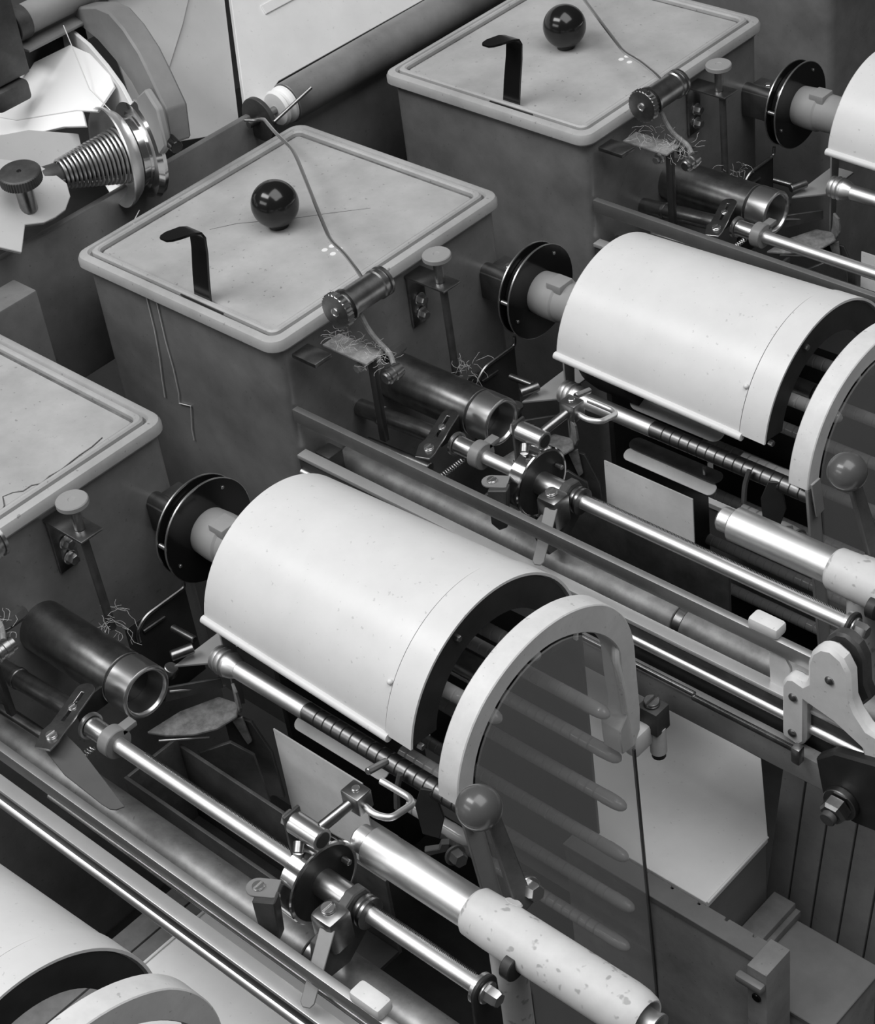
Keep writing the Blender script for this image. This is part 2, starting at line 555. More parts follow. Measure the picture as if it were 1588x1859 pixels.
def yarn_wire(u):
    n = UN[u]
    pts = [(-0.2205, -0.2765, 0.0325), (-0.2325, -0.2708, 0.0345), (-0.262, -0.2565, 0.034), (-0.2897, -0.246, 0.032), (-0.34, -0.213, 0.033), (-0.415, -0.163, 0.034),
           (-0.4346, -0.1513, 0.034), (-0.47, -0.138, 0.033), (-0.5058, -0.1203, 0.030), (-0.515, -0.121, 0.026), (-0.525, -0.128, 0.027)]
    solo('guide_wire', B().tube(pts, 0.0017, 8, 0.012), 'steel', 'thin bent steel wire crossing the lid of the ' + n, 'wire', (-0.37, -0.2, 0.034), 'bent wires over the lids')


# ------------------------------------------------------------------ motor tube, pan
def motor(u):
    n = UN[u]
    my, mz = -0.231, -0.101
    t = thing('motor_tube', 'dark steel tube with bright hollow cap, ' + n, 'tube', (-0.19, my, mz), 'dark tubes with bright caps')
    part('tube_body', B().cyl((-0.252, my, mz), (-0.151, my, mz), 0.0212, 56), 'gun', t)
    part('seam_gap', B().cyl((-0.151, my, mz), (-0.1485, my, mz), 0.0203, 56, ch=0.0001), 'soot', t)
    c = part('end_cap', B().lathe((-0.1485, my, mz), X, [(0, 0.021), (0.0005, 0.0216), (0.022, 0.0216), (0.0232, 0.0205), (0.0235, 0.0195), (0.0230, 0.0185), (0.021, 0.0178), (0.0205, 0.0172), (0.016, 0.0168), (0.004, 0.0165)], 56), 'steel', t, 'bright turned steel cap')
    part('bore', B().cyl((-0.1455, my, mz), (-0.1442, my, mz), 0.0164, 40, ch=0.0001), 'soot', c)
    # pan with lip to the right of the cap
    t = thing('drip_pan', 'dusty cast drip pan beside the bright cap of the ' + n, 'pan', (-0.113, -0.195, -0.14), 'cast drip pans')
    pan = [(-0.135, -0.235), (-0.131, -0.205), (-0.118, -0.176), (-0.1, -0.172), (-0.091, -0.182), (-0.094, -0.2), (-0.104, -0.215), (-0.12, -0.228)]
    part('pan_floor', B().prism(pan, (0, 0, -0.147), X, Y, 0.003, 0.0008), 'dusty', t)
    part('back_lip', B().prism([(0, 0), (0.045, 0), (0.045, 0.010), (0.004, 0.014)], (-0.1365, -0.212, -0.131), V(0.55, 0.83, 0), Z, 0.002, 0.0004), 'iron', t)
    part('curved_lug', B().prism([(0, 0), (0.010, -0.002), (0.016, 0.008), (0.013, 0.022), (0.004, 0.024), (0.003, 0.010)], (-0.102, -0.171, -0.145), V(0.9, -0.43, 0), Z, 0.0025, 0.0004), 'dusty', t)
    part('lip_wire', B().tube([(-0.131, -0.209, -0.1205), (-0.112, -0.172, -0.1320)], 0.0009), 'steel', t)
    part('drain_wire', B().tube([(-0.118, -0.237, -0.142), (-0.100, -0.205, -0.154)], 0.0009), 'steel', t)
    part('side_stud', B().cyl((-0.14, -0.200, -0.115), (-0.137, -0.198, -0.107), 0.0055, 16), 'gun', t)
    t = thing('open_trough', 'open dark sheet metal trough beneath the traverse rod of the ' + n, 'trough', (-0.03, -0.245, -0.2), 'open dark troughs')
    part('near_wall', B().box((-0.119, -0.2735, -0.24), (0.10, -0.2705, -0.151), 0.0005), 'iron', t)
    part('far_wall', B().box((-0.119, -0.222, -0.24), (0.10, -0.219, -0.160), 0.0005), 'iron', t)
    part('end_wall', B().box((-0.119, -0.2705, -0.24), (-0.116, -0.222, -0.151), 0.0005), 'iron', t)
    part('trough_floor', B().box((-0.116, -0.2705, -0.24), (0.10, -0.222, -0.236), 0.0005), 'soot', t)
    t = thing('deflector_plates', 'two dark upright deflector plates below the drip pan of the ' + n, 'plate', (-0.09, -0.19, -0.25), 'dark deflector plates')
    part('near_plate', B().prism([(0, 0), (0.004, 0.055), (0.030, 0.066), (0.046, 0.052), (0.050, 0.0)], (-0.113, -0.212, -0.225), V(0.80, 0.60, 0), Z, 0.003, 0.0005), 'iron', t)
    part('far_plate', B().prism([(0, 0), (0.0, 0.085), (0.024, 0.080), (0.036, 0.05), (0.038, 0.0)], (-0.110, -0.180, -0.235), V(0.80, 0.30, 0), Z, 0.003, 0.0005), 'iron', t)
    part('dusty_tongue', B().prism([(0, 0), (0.009, 0.004), (0.012, -0.022), (0.008, -0.026)], (-0.0985, -0.182, -0.152), V(0.8, 0.5, 0), Z, 0.002, 0.0004), 'dusty', t)
    # plate carrying the hood
    t = thing('hood_bracket', 'grey shelf plate under the hood, ' + n, 'bracket', (-0.115, -0.16, -0.10), 'hood shelf plates')
    part('shelf_plate', B().prism([(-0.130, -0.2), (-0.106, -0.178), (-0.106, -0.13), (-0.130, -0.13)], (0, 0, -0.102), X, Y, 0.002, 0.0003), 'grey', t)
    part('end_strip', B().prism([(-0.17, -0.15), (-0.163, -0.155), (-0.155, -0.05), (-0.17, -0.05)], (-0.107, 0, 0), Y, Z, 0.002, 0.0003), 'grey', t)
    part('stud', B().cyl((-0.132, -0.199, -0.092), (-0.125, -0.183, -0.092), 0.0042, 16), 'gun', t)
    part('thin_rod', B().cyl((-0.175, -0.165, -0.112), (-0.150, -0.164, -0.112), 0.003, 12), 'gun', t)


# ------------------------------------------------------------------ hood
def hood(u):
    n = UN[u]
    xl, xr = -0.103, 0.113
    t = thing('reel_hood', {0: 'cream half-round hood of the corner machine at lower left, cut by the frame', 1: 'large cream half-round hood on the nearest full machine',
                            2: 'large cream half-round hood on the middle machine', 3: 'cream hood of the far machine, cut by the right edge'}[u], 'hood', (0, HY, HZ), 'cream half-round hoods')

    def rr(x):
        return 0.0785 + (x - xl) / (xr - xl) * 0.0075

    a0, a1 = math.radians(-12), math.radians(172)      # from far side over the top to the near edge
    N = 44

    def pt(x, a, r, dr=0.0):
        return V(x, HY + (r + dr) * math.cos(a), HZ + (r + dr) * math.sin(a))
    b = B()
    xs = [xl, xl + 0.0012, xl + 0.05, xr - 0.04, xr - 0.0250]
    th = 0.002

    def shell(b, xs, dr):
        for face in (0, 1):
            pass
        rows = []
        for x in xs:
            e = 0.0012 if x == xs[0] and dr == 0 else 0
            rows.append([pt(x, a0 + (a1 - a0) * i / N, rr(x), dr - e) for i in range(N + 1)])
        inn = [[pt(x, a0 + (a1 - a0) * i / N, rr(x), dr - th) for i in range(N + 1)] for x in xs]
        m = N + 1
        vs = [p for r_ in rows for p in r_] + [p for r_ in inn for p in r_]
        K = len(xs)
        fs = []
        for k in range(K - 1):
            for i in range(N):
                q = (k * m + i, k * m + i + 1, (k + 1) * m + i + 1, (k + 1) * m + i)
                fs.append(q)
                fs.append(tuple(reversed([j + K * m for j in q])))
            for i in (0, N):
                fs.append((k * m + i, (k + 1) * m + i, (k + 1) * m + i + K * m, k * m + i + K * m))
        for k in (0, K - 1):
            for i in range(N):
                fs.append((k * m + i, k * m + i + 1, k * m + i + 1 + K * m, k * m + i + K * m))
        b.add(vs, fs)
    shell(b, xs, 0)
    part('hood_shell', b, 'hood', t)
    b = B()
    shell(b, [xr - 0.0238, xr - 0.0232, xr - 0.0005, xr], 0.0010)
    part('end_band', b, 'hood', t)
    # back wall
    b = B()
    poly = [(rr(xl) * 0.985 * math.cos(a0 + (a1 - a0) * i / 30), rr(xl) * 0.985 * math.sin(a0 + (a1 - a0) * i / 30)) for i in range(31)]
    part('back_wall', B().prism(poly, (xl + 0.001, HY, HZ), Y, Z, 0.002, 0), 'hood', t)
    # rolled lower lip
    e0, e1 = pt(xl, a1, rr(xl), 0.0005), pt(xr - 0.0215, a1, rr(xr), 0.0)
    part('rolled_lip', B().tube([e0 - Z * 0.0018, e1 - Z * 0.0018], 0.0034, 14), 'hood', t)
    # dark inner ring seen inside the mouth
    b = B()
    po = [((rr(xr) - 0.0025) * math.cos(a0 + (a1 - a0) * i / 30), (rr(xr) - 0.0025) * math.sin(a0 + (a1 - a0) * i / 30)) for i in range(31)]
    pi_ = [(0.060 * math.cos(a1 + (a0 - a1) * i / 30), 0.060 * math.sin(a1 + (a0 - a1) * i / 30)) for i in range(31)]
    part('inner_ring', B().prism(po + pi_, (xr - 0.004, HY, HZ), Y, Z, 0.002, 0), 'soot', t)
    for a in (math.radians(113), math.radians(174)):
        p = pt(xr - 0.002, a, rr(xr), -0.009)
        part('ring_screw', B().hexb(p, X, 0.0026, 0.004, False), 'gun', t)
    p = pt(xr - 0.027, math.radians(146), rr(xr), 0.0)
    part('band_rivet', B().ball(p, 0.0022, 14, 8), 'hood', t)


def finger(b, x0, x1, y, z, r=0.0055, dy=0.0, dz=0.0):
    L = x1 - x0
    pr = [(0, r)]
    t = 0.006
    while t < L - 0.026:
        pr += [(t, r), (t + 0.0008, r * 0.84), (t + 0.0016, r)]
        t += 0.0085
    pr += [(L - 0.022, r), (L - 0.02, r * 1.06), (L - 0.010, r * 1.0), (L - 0.005, r * 0.88), (L - 0.002, r * 0.62), (L - 0.0004, r * 0.28), (L, r * 0.02)]
    b.lathe((x0, y - dy, z - dz), V(L, dy, dz), pr, 18)


def reel(u):
    n = UN[u]
    t = thing('thread_reel', 'reel of notched glass fingers in the ' + n, 'reel', (0.0, HY, HZ), 'reels of glass fingers')
    part('reel_drum', B().lathe((-0.099, HY, HZ), X, [(0, 0.058), (0.01, 0.06), (0.05, 0.06), (0.055, 0.03), (0.075, 0.03)], 40), 'soot', t)
    part('hub_stub', B().lathe((0.02, -0.095, -0.066), X, [(0, 0.009), (0.075, 0.009), (0.078, 0.0115), (0.082, 0.0115), (0.0825, 0.009)], 32), 'gun', t)
    F = [(-0.050, 0.118, -0.0645, -0.0589), (-0.072, 0.150, -0.0334, -0.1227), (-0.072, 0.150, -0.0246, -0.1757), (-0.072, 0.150, -0.0230, -0.2294),
         (-0.072, 0.150, -0.0251, -0.2853), (-0.072, 0.150, -0.0225, -0.3484), (-0.072, 0.147, -0.0282, -0.3934),
         (-0.050, 0.150, -0.1399, -0.0399), (0.075, 0.135, -0.166, -0.094), (0.075, 0.135, -0.168, -0.146)]
    for x0, x1, y, z in F:
        b = B()
        finger(b, x0, x1, y, z)
        part('glass_finger', b, 'finger', t)
    part('back_plate', B().box((-0.072, -0.0125, -0.297), (0.109, -0.0095, -0.075), 0.0005), 'soot', t)
    part('finger_plate', B().box((-0.078, -0.150, -0.40), (-0.072, -0.02, -0.05), 0.001), 'soot', t)


# ------------------------------------------------------------------ arch, pane, ball lever
AX = 0.148


def arch(u):
    n = UN[u]
    t = thing('arch_frame', {0: 'white arched casting at the bottom edge on the corner machine at lower left', 1: 'white arched casting framing the glass fingers of the nearest full machine',
                             2: 'chipped white arched casting at the right edge on the middle machine'}[u], 'arch', (AX, HY, HZ), 'white arched castings')
    ro, ri = 0.0882, 0.0725
    cy, cz = -0.1055, -0.0765
    out, inn = [], []
    N = 40
    for i in range(N + 1):
        a = math.radians(178 - 178 * i / N)
        out.append((cy + ro * math.cos(a) + (0.011 if a < 0.8 else 0.011 * max(0, 1 - (a - 0.8) / 1.4)), cz + ro * math.sin(a)))
    out += [(-0.006, -0.100), (-0.005, -0.135), (-0.0065, -0.155), (-0.014, -0.166), (-0.028, -0.164), (-0.029, -0.150), (-0.0290, -0.139), (-0.0215, -0.131), (-0.0195, -0.124), (-0.022, -0.095)]
    M_ = 34
    for i in range(M_ + 1):
        a = math.radians(8 + 172 * i / M_)
        k = min(1, max(0, (a - 0.2) / 1.2))
        inn.append((cy + (ri + 0.011 * (1 - k)) * math.cos(a), cz + (ri - 0.003 * (1 - k)) * math.sin(a)))
    part('arch_casting', B().prism(out + inn, (AX - 0.011, 0, 0), Y, Z, 0.018, 0.0008), 'arch', t)
    part('leg_plate', B().prism([(cy - 0.0875, -0.074), (cy - 0.0725, -0.074), (cy - 0.060, -0.185), (cy - 0.045, -0.31), (cy - 0.060, -0.31), (cy - 0.0755, -0.185)], (AX + 0.004, 0, 0), Y, Z, 0.003, 0.0004), 'grey', t, 'grey flat leg below the white casting')
    part('inner_rib', B().tube([(AX + 0.0055, -0.0205, -0.126), (AX + 0.0055, -0.0230, -0.095), (AX + 0.0050, -0.0265, -0.070), (AX + 0.001, -0.019, -0.052)], 0.003, 10, 0.01), 'arch', t)
    # clamp lug and block
    part('foot_lug', B().box((AX - 0.006, -0.012, -0.184), (AX + 0.006, 0.014, -0.163), 0.003), 'arch', t)
    c = part('clamp_block', B().box((AX - 0.006, 0.006, -0.172), (AX + 0.012, 0.022, -0.149), 0.0008), 'iron', t, 'dark square clamp block with a slotted screw')
    part('slotted_screw', B().screw((AX + 0.002, 0.0140, -0.149), Z, 0.0062, 0.0045), 'gun', c)
    part('lug_post', B().cyl((AX + 0.006, 0.014, -0.196), (AX + 0.006, 0.014, -0.169), 0.0065, 20), 'arch', c)
    part('lug_nut', B().cyl((AX + 0.006, 0.014, -0.201), (AX + 0.006, 0.014, -0.196), 0.0055, 16), 'soot', c)
    if u == 0:
        return
    # hazy pane behind the arch
    p = thing('acrylic_guard', 'hazy clear pane before the glass fingers, ' + n, 'pane', (AX + 0.0125, -0.1, -0.25), 'hazy guard panes')
    poly = [(-0.150, -0.32), (-0.168, -0.18), (-0.178, -0.075)]
    for i in range(1, 20):
        a = math.radians(175 - 165 * i / 19)
        poly.append((-0.1055 + 0.0722 * math.cos(a), -0.0765 + 0.0722 * math.sin(a)))
    poly += [(-0.024, -0.10), (-0.0170, -0.17), (-0.0085, -0.50), (-0.15, -0.50)]
    part('pane_sheet', B().prism(poly, (AX + 0.0078, 0, 0), Y, Z, 0.0016, 0), 'pane', p)
    part('pane_edge', B().prism([(-0.0182, -0.166), (-0.0166, -0.166), (-0.0078, -0.50), (-0.0094, -0.50)], (AX + 0.0074, 0, 0), Y, Z, 0.0024, 0), 'edge', p)
    # ball lever
    l = thing('ball_lever', 'lever with a dark ball grip on the arch leg of the ' + n, 'lever', (0.205, -0.21, -0.03), 'ball-ended levers')
    part('ball_grip', B().ball((0.2098, -0.2254, -0.0091), 0.0146, 40, 24), 'ballm', l, 'glossy dark grey ball')
    part('lever_arm', B().prism([(-0.0045, 0), (0.0045, 0), (0.006, -0.07), (-0.004, -0.074), (-0.007, -0.066)], (0.2040, -0.2135, -0.022), V(0.25, 0.75, 0).normalized(), V(-0.42, 0.12, 0.9).normalized(), 0.006, 0.0008), 'iron', l)
    part('lever_boss', B().cyl((0.2255, -0.2140, -0.0805), (0.2325, -0.2150, -0.0781), 0.0085, 24), 'iron', l)
    part('pivot_nut', B().hexb((0.2325, -0.2150, -0.0781), V(1, -0.15, 0.35), 0.0062, 0.009), 'steel', l)
    part('arm_plate', B().prism([(-0.009, 0), (0.002, 0), (0.004, -0.035), (-0.006, -0.037)], (AX + 0.0095, -0.185, -0.065), V(0, 1, 0), V(0, -0.12, 0.99).normalized(), 0.002, 0.0004), 'grey', l)


M['trayside'] = mat('tray_side_shade', 0.20, 0.6, var=0.1, scale=20)  # tray sides darker than the top: their shade is put into the colour
M['darkmark'] = mat('dark_lid_mark', 0.10, 0.8, var=0.6, scale=60)
M['darkgun'] = mat('worn_gunmetal', 0.20, 0.38, metal=1.0, var=0.2, scale=60)
M['sheet'] = mat('creased_sheet', 0.50, 0.6, var=0.06, scale=15, speck=0.15)
M['tubem'] = mat('dull_tube', 0.30, 0.45, metal=0.7, var=0.35, scale=40, speck=0.3)
M['ballm'] = mat('grey_phenolic', 0.09, 0.30, var=0.1, scale=20, coat=0.3)


# ------------------------------------------------------------------ roller, paddles, card
def roller(u):
    n = UN[u]
    ry, rz = -0.182, -0.087
    t = thing('grooved_roller', 'half bright half grooved steel roller of the ' + n, 'roller', (0.0, ry, rz), 'rollers under the hoods')
    pr = []
    x = -0.094
    part('ringed_collar', B().lathe((-0.098, ry, rz), X, [(0, 0.006), (0.001, 0.010), (0.003, 0.0105), (0.0045, 0.0085), (0.006, 0.0105), (0.0075, 0.0112), (0.009, 0.0085), (0.0105, 0.0105), (0.012, 0.0112), (0.0135, 0.0085), (0.015, 0.0102), (0.018, 0.0095), (0.022, 0.0078), (0.024, 0.0070)], 36), 'satin', t, 'ringed collar')
    part('plain_barrel', B().cyl((-0.074, ry, rz), (-0.002, ry, rz), 0.0072, 36), 'satin', t, 'plain bright half')
    pr = [(0, 0.0071)]
    k = 0.012
    while k < 0.145:
        pr += [(k, 0.0071), (k + 0.0006, 0.0062), (k + 0.0012, 0.0071)]
        k += 0.0088
    pr += [(0.15, 0.0071), (0.158, 0.006)]
    part('grooved_barrel', B().lathe((-0.002, ry, rz), X, pr, 32), 'darkgun', t, 'dark grooved half')
    t = thing('yarn_paddles', 'round-ended guard plates below the roller, ' + n, 'guard plate', (-0.015, -0.15, -0.15), 'round-ended guard plates')
    for (y, z, tilt, m, hw) in ((-0.1515, -0.1555, 25, 'card', 0.0062), (-0.143, -0.149, 12, 'iron', 0.007), (-0.138, -0.105, 35, 'card', 0.009), (-0.1535, -0.232, 25, 'card', 0.007)):
        rt = Matrix.Rotation(math.radians(tilt), 3, 'X')
        poly = rrect(-0.060, -hw, 0.036, hw, hw - 0.0003)
        part('paddle', B().prism(poly, (0, y, z), X, rt @ Y, 0.0012, 0.0003), m, t)
    part('paddle_pin', B().box((0.02, -0.1475, -0.147), (0.0225, -0.1455, -0.138), 0.0003), 'steel', t)
    t = solo('grey_card', B().box((-0.0725, -0.1658, -0.31), (0.0225, -0.1645, -0.1605), 0.0003), 'card', 'flat grey card standing below the roller of the ' + n, 'card', (-0.025, -0.165, -0.31), 'grey cards below the rollers')
    # angle bracket with bolt at roller's right end
    t = thing('roller_bracket', 'bolted angle bracket below the roller of the ' + n, 'bracket', (0.125, -0.185, -0.13), 'roller angle brackets')
    part('upright', B().prism([(-0.008, -0.02), (0.004, -0.022), (0.010, 0.0), (0.006, 0.026), (-0.004, 0.026), (-0.010, 0.008)], (0.120, -0.188, -0.108), V(0.9, 0.43, 0), Z, 0.002, 0.0004), 'soot', t)
    part('hook', B().tube([(0.100, -0.192, -0.078), (0.098, -0.196, -0.092), (0.100, -0.2, -0.105)], 0.0022, 8, 0.006), 'iron', t)
    part('foot', B().prism([(0, 0), (0.016, 0.004), (0.018, 0.012), (0.012, 0.012), (0.010, 0.007), (0.0, 0.006)], (0.128, -0.205, -0.125), V(0.75, 0.66, 0), Z, 0.005, 0.0006), 'iron', t)
    part('hex_bolt', B().hexb((0.150, -0.199, -0.118), V(1, -0.3, 0.2), 0.0058, 0.008), 'iron', t)


def spindle(u):
    n = UN[u]
    sy, sz = -0.245, -0.0846
    t = thing('take_up_cylinder', {1: 'bright satin cylinder in a flaking cream sleeve, bottom centre, on the nearest full machine',
                                   2: 'bright satin cylinder in a cream sleeve cut by the right edge on the middle machine'}[u], 'cylinder', (0.2, sy, sz), 'satin cylinders in cream sleeves')
    part('cylinder', B().cyl((0.124, sy, sz), (0.214, sy, sz), 0.0137, 56, ch=0.0008), 'satin', t)
    part('end_boss', B().cyl((0.111, sy, sz), (0.124, sy, sz), 0.0098, 40, ch=0.002), 'satin', t)
    s = part('sleeve', B().lathe((0.213, sy, sz), X, [(0, 0.0150), (0.002, 0.0165), (0.02, 0.0172), (0.12, 0.0172), (0.128, 0.0166), (0.134, 0.0152), (0.1365, 0.0138), (0.1362, 0.0128), (0.12, 0.0125), (0.10, 0.012)], 56), 'sleeve', t, 'cream sleeve with flaked paint')
    part('inner_tube', B().lathe((0.32, sy, sz), X, [(0, 0.0085), (0.034, 0.0085), (0.036, 0.0095), (0.038, 0.0095), (0.0385, 0.0085), (0.037, 0.0075), (0.02, 0.0074)], 40), 'satin', s)
    part('sleeve_boss', B().lathe((0.2350, sy + 0.0125, sz + 0.0085), V(0, 0.6, 0.8), [(0, 0.0062), (0.0022, 0.0062), (0.003, 0.005)], 24), 'sleeve', s)
    part('sleeve_post', B().cyl((0.238, sy, sz - 0.13), (0.238, sy, sz - 0.014), 0.0115, 32), 'sleeve', s)


# ------------------------------------------------------------------ traverse rod with carriage
def traverse(u, dx, cx):
    n = UN[u]
    ry, rz = -0.283, -0.0925
    t = thing('traverse_rod', 'bright traverse rod running the length of the ' + n, 'rod', (0.0, ry, rz), 'bright traverse rods')
    part('rod', B().cyl((-0.105 + dx, ry, rz), (0.252, ry, rz), 0.0058, 32), 'satin', t)
    if u < 3:
        b = B()
        x = -0.07 + dx
        while x < 0.245:
            p = V(x, ry + 0.0038, rz + 0.0042)
            q = V(0, 0.6, 0.8)
            b.add([p - X * 0.0005 + q * -0.001, p + X * 0.0005 + q * -0.001, p + q * 0.0019, p - X * 0.0005 + q * -0.001 + V(0, -.0012, .0009), p + X * 0.0005 + q * -0.001 + V(0, -.0012, .0009), p + q * 0.0019 + V(0, -.0012, .0009)],
                  [(0, 1, 2), (3, 5, 4), (0, 2, 5, 3), (1, 4, 5, 2), (0, 3, 4, 1)])
            x += 0.0013
        o = part('rack_teeth', b, 'gun', t)
        o['kind'] = 'stuff'
    part('sleeve_bearing', B().cyl((-0.128 + dx, ry, rz), (-0.107 + dx, ry, rz), 0.0078, 32), 'steel', t)
    part('bearing_ring', B().lathe((-0.131 + dx, ry, rz), X, [(0, 0.009), (0.0004, 0.0104), (0.003, 0.0104), (0.0034, 0.009), (0.003, 0.0082), (0.001, 0.0082)], 32), 'steel', t)
    part('stop_collar', B().cyl((-0.108 + dx, ry, rz), (-0.0975 + dx, ry, rz), 0.0118, 40), 'bar', t)
    part('collar_tab', B().box((-0.106 + dx, ry + 0.006, rz + 0.004), (-0.0975 + dx, ry + 0.019, rz + 0.0085), 0.0005), 'bar', t)
    if u < 3:
        # end plate and bolt
        e = thing('rod_end_plate', 'hexagon-bolted rod end plate of the ' + n, 'plate', (0.254, ry, rz), 'rod end plates')
        part('plate', B().prism([(0.011 * math.cos(math.radians(a)), 0.011 * math.sin(math.radians(a))) for a in range(0, 181, 15)] + [(-0.012, -0.03), (-0.010, -0.1), (0.010, -0.1), (0.011, -0.03)], (0.2525, ry, rz), Y, Z, 0.003, 0.0006), 'soot', e)
        part('washer_ring', B().lathe((0.2495, ry, rz), X, [(0, 0.0085), (0.0005, 0.0105), (0.003, 0.0105), (0.0034, 0.0085)], 32), 'steel', e)
        part('hex_bolt', B().hexb((0.2555, ry, rz), X, 0.0058, 0.009), 'steel', e)
        part('rear_lug', B().cyl((0.2545, ry + 0.022, rz + 0.004), (0.262, ry + 0.022, rz + 0.004), 0.009, 24), 'soot', e)
    # short dark shaft at the tank end + slotted plate
    t = thing('drive_shaft', 'oily dark shaft at the tank face of the ' + n, 'shaft', (-0.2, -0.277, -0.108), 'oily dark shafts')
    part('shaft', B().cyl((-0.251, -0.277, -0.108), (-0.158 + dx, -0.277, -0.100), 0.0078, 28), 'gun', t)
    part('shaft_ring', B().cyl((-0.226, -0.277, -0.106), (-0.222, -0.277, -0.106), 0.0088, 28), 'gun', t)
    part('lower_rod', B().cyl((-0.225, -0.297, -0.122), (-0.150 + dx, -0.297, -0.118), 0.0045, 16), 'gun', t)
    part('tab', B().box((-0.158 + dx, -0.276, -0.112), (-0.1555 + dx, -0.243, -0.094), 0.0004), 'soot', t)
    s = thing('slotted_plate', 'slotted steel plate with screws on the ' + n, 'plate', (-0.14 + dx, -0.30, -0.082), 'slotted plates')
    dirv = V(-0.36, 0.93, 0)
    pv = V(-0.93, -0.36, 0)
    poly = [(0.0, -0.0075)] + [(0.052 + 0.0075 * math.sin(math.radians(a)), -0.0075 * math.cos(math.radians(a))) for a in range(0, 181, 20)] + [(0.016, 0.0075), (0.008, 0.010), (-0.008, 0.007), (-0.008, -0.006)]
    hole = [(0.020, -0.0014), (0.050, -0.0014), (0.050, 0.0014), (0.020, 0.0014)]
    part('plate', B().prism(poly, (-0.129 + dx, -0.318, -0.080), dirv, pv, 0.0018, 0.0003, [hole]), 'gun', s)
    part('slot_screw', B().screw((-0.141 + dx, -0.286, -0.0795), Z, 0.0032, 0.0025), 'steel', s)
    part('corner_screw', B().screw((-0.130 + dx, -0.314, -0.0785), Z, 0.0042, 0.003), 'steel', s)
    if u == 1:
        part('flat_blade', B().prism([(-0.1402, -0.3180), (-0.1374, -0.3002), (-0.110, -0.3040), (-0.0415, -0.3208), (-0.044, -0.3262), (-0.0480, -0.3285), (-0.0568, -0.3290), (-0.10, -0.3270)], (0, 0, -0.0905), X, Y, 0.0015, 0.0003), 'bladem', s, 'flat dark grey blade')
    b = B()
    pts = []
    for i in range(90):
        a = i * 2 * math.pi / 8
        p = V(-0.118 + dx, -0.318, -0.1) + V(0.25, 0.85, 0.25) * (0.0003 * i)
        pts.append(p + V(1, 0, 0) * 0.0022 * math.cos(a) + V(0, -0.3, 1) * 0.0022 * math.sin(a))
    b.tube(pts, 0.0004, 5)
    part('tension_spring', b, 'steel', s)
    if u == 3:
        return
    # carriage
    c = thing('traverse_carriage', 'polished disc carriage with wire hook on the ' + n, 'carriage', (cx, ry, rz), 'traverse carriages')
    part('disc', B().lathe((cx - 0.0135, ry, rz), X, [(0, 0.0292), (0.0006, 0.0302), (0.0125, 0.0306), (0.0135, 0.0298), (0.0138, 0.028), (0.0125, 0.026), (0.0105, 0.0135), (0.010, 0.0125)], 64), 'chrome', c, 'polished steel disc with a dark dished face')
    part('dished_face', B().lathe((cx - 0.0028, ry, rz), X, [(0, 0.02), (0.0022, 0.0272), (0.0028, 0.0274), (0.001, 0.015), (0.0014, 0.013), (0.0016, 0.0)], 56), 'soot', c)
    part('hub', B().cyl((cx - 0.002, ry, rz), (cx + 0.036, ry, rz), 0.0098, 40), 'steel', c)
    part('hub_end', B().lathe((cx + 0.034, ry, rz), X, [(0, 0.0095), (0.001, 0.0112), (0.004, 0.0112), (0.005, 0.009), (0.006, 0.0112), (0.008, 0.0112), (0.0085, 0.0095)], 36), 'gun', c)
    part('guide_pin', B().cyl((cx - 0.001, ry + 0.019, rz + 0.006), (cx + 0.006, ry + 0.019, rz + 0.006), 0.0022, 12), 'steel', c)
    part('yoke', B().prism([(-0.043, -0.015), (-0.04, 0.001), (-0.02, 0.008), (-0.004, 0.0165), (0.006, 0.0145), (0.010, 0.006), (0.004, -0.02), (-0.018, -0.036), (-0.036, -0.034)], (cx + 0.0265, ry, rz), Y, Z, 0.008, 0.001), 'iron', c)
    k = part('clamp_block', B().box((cx + 0.022, -0.3165, -0.104), (cx + 0.042, -0.2965, -0.0735), 0.004), 'gun', c)
    part('slotted_screw', B().screw((cx + 0.031, -0.3064, -0.0735), Z, 0.0048, 0.003), 'steel', k)
    k = part('side_clip', B().prism([(0, 0), (0.016, 0.002), (0.013, -0.036), (0.006, -0.040), (0.0, -0.034)], (cx - 0.019, -0.322, -0.0755), V(0.9, 0.44, 0), Z, 0.010, 0.0008), 'iron', c)
    part('clip_ear', B().prism([(0.0075 * math.cos(math.radians(a)), 0.0075 * math.sin(math.radians(a))) for a in range(90, 271, 20)] + [(0.014, -0.0075), (0.014, 0.0075)], (cx - 0.0195, -0.321, -0.0755), V(0.86, 0.5, 0), V(-0.5, 0.86, 0), 0.0018, 0.0003), 'bar', k)
    part('clip_screw', B().screw((cx - 0.0185, -0.3205, -0.0737), Z, 0.004, 0.002), 'steel', k)
    pv = V(0.0192, -0.0416, -0.019).normalized()
    pu = V(0.90, 0.43, 0).normalized()
    pu = (pu - pv * pu.dot(pv)).normalized()
    part('pointer', B().prism([(-0.0052, 0.0), (0.0052, 0.0), (0.0046, 0.047), (0.0025, 0.050), (-0.0025, 0.050), (-0.0046, 0.047)], (cx + 0.0373, -0.315, -0.079), pu, pv, 0.0014, 0.0004), 'bar', c, 'flat grey pointer tab')
    # arm with hook
    part('arm_plate', B().box((cx - 0.023, -0.288, -0.10), (cx - 0.0205, -0.274, -0.040), 0.0006), 'iron', c)
    a = part('arm_cylinder', B().cyl((cx - 0.0205, -0.281, -0.049), (cx + 0.0057, -0.281, -0.049), 0.0078, 32), 'steel', c)
    part('arm_nut', B().hexb((cx - 0.023, -0.281, -0.049), -X, 0.0062, 0.005, False), 'steel', a)
    part('arm_bore', B().cyl((cx + 0.0052, -0.281, -0.049), (cx + 0.0062, -0.281, -0.049), 0.0058, 24), 'soot', a)
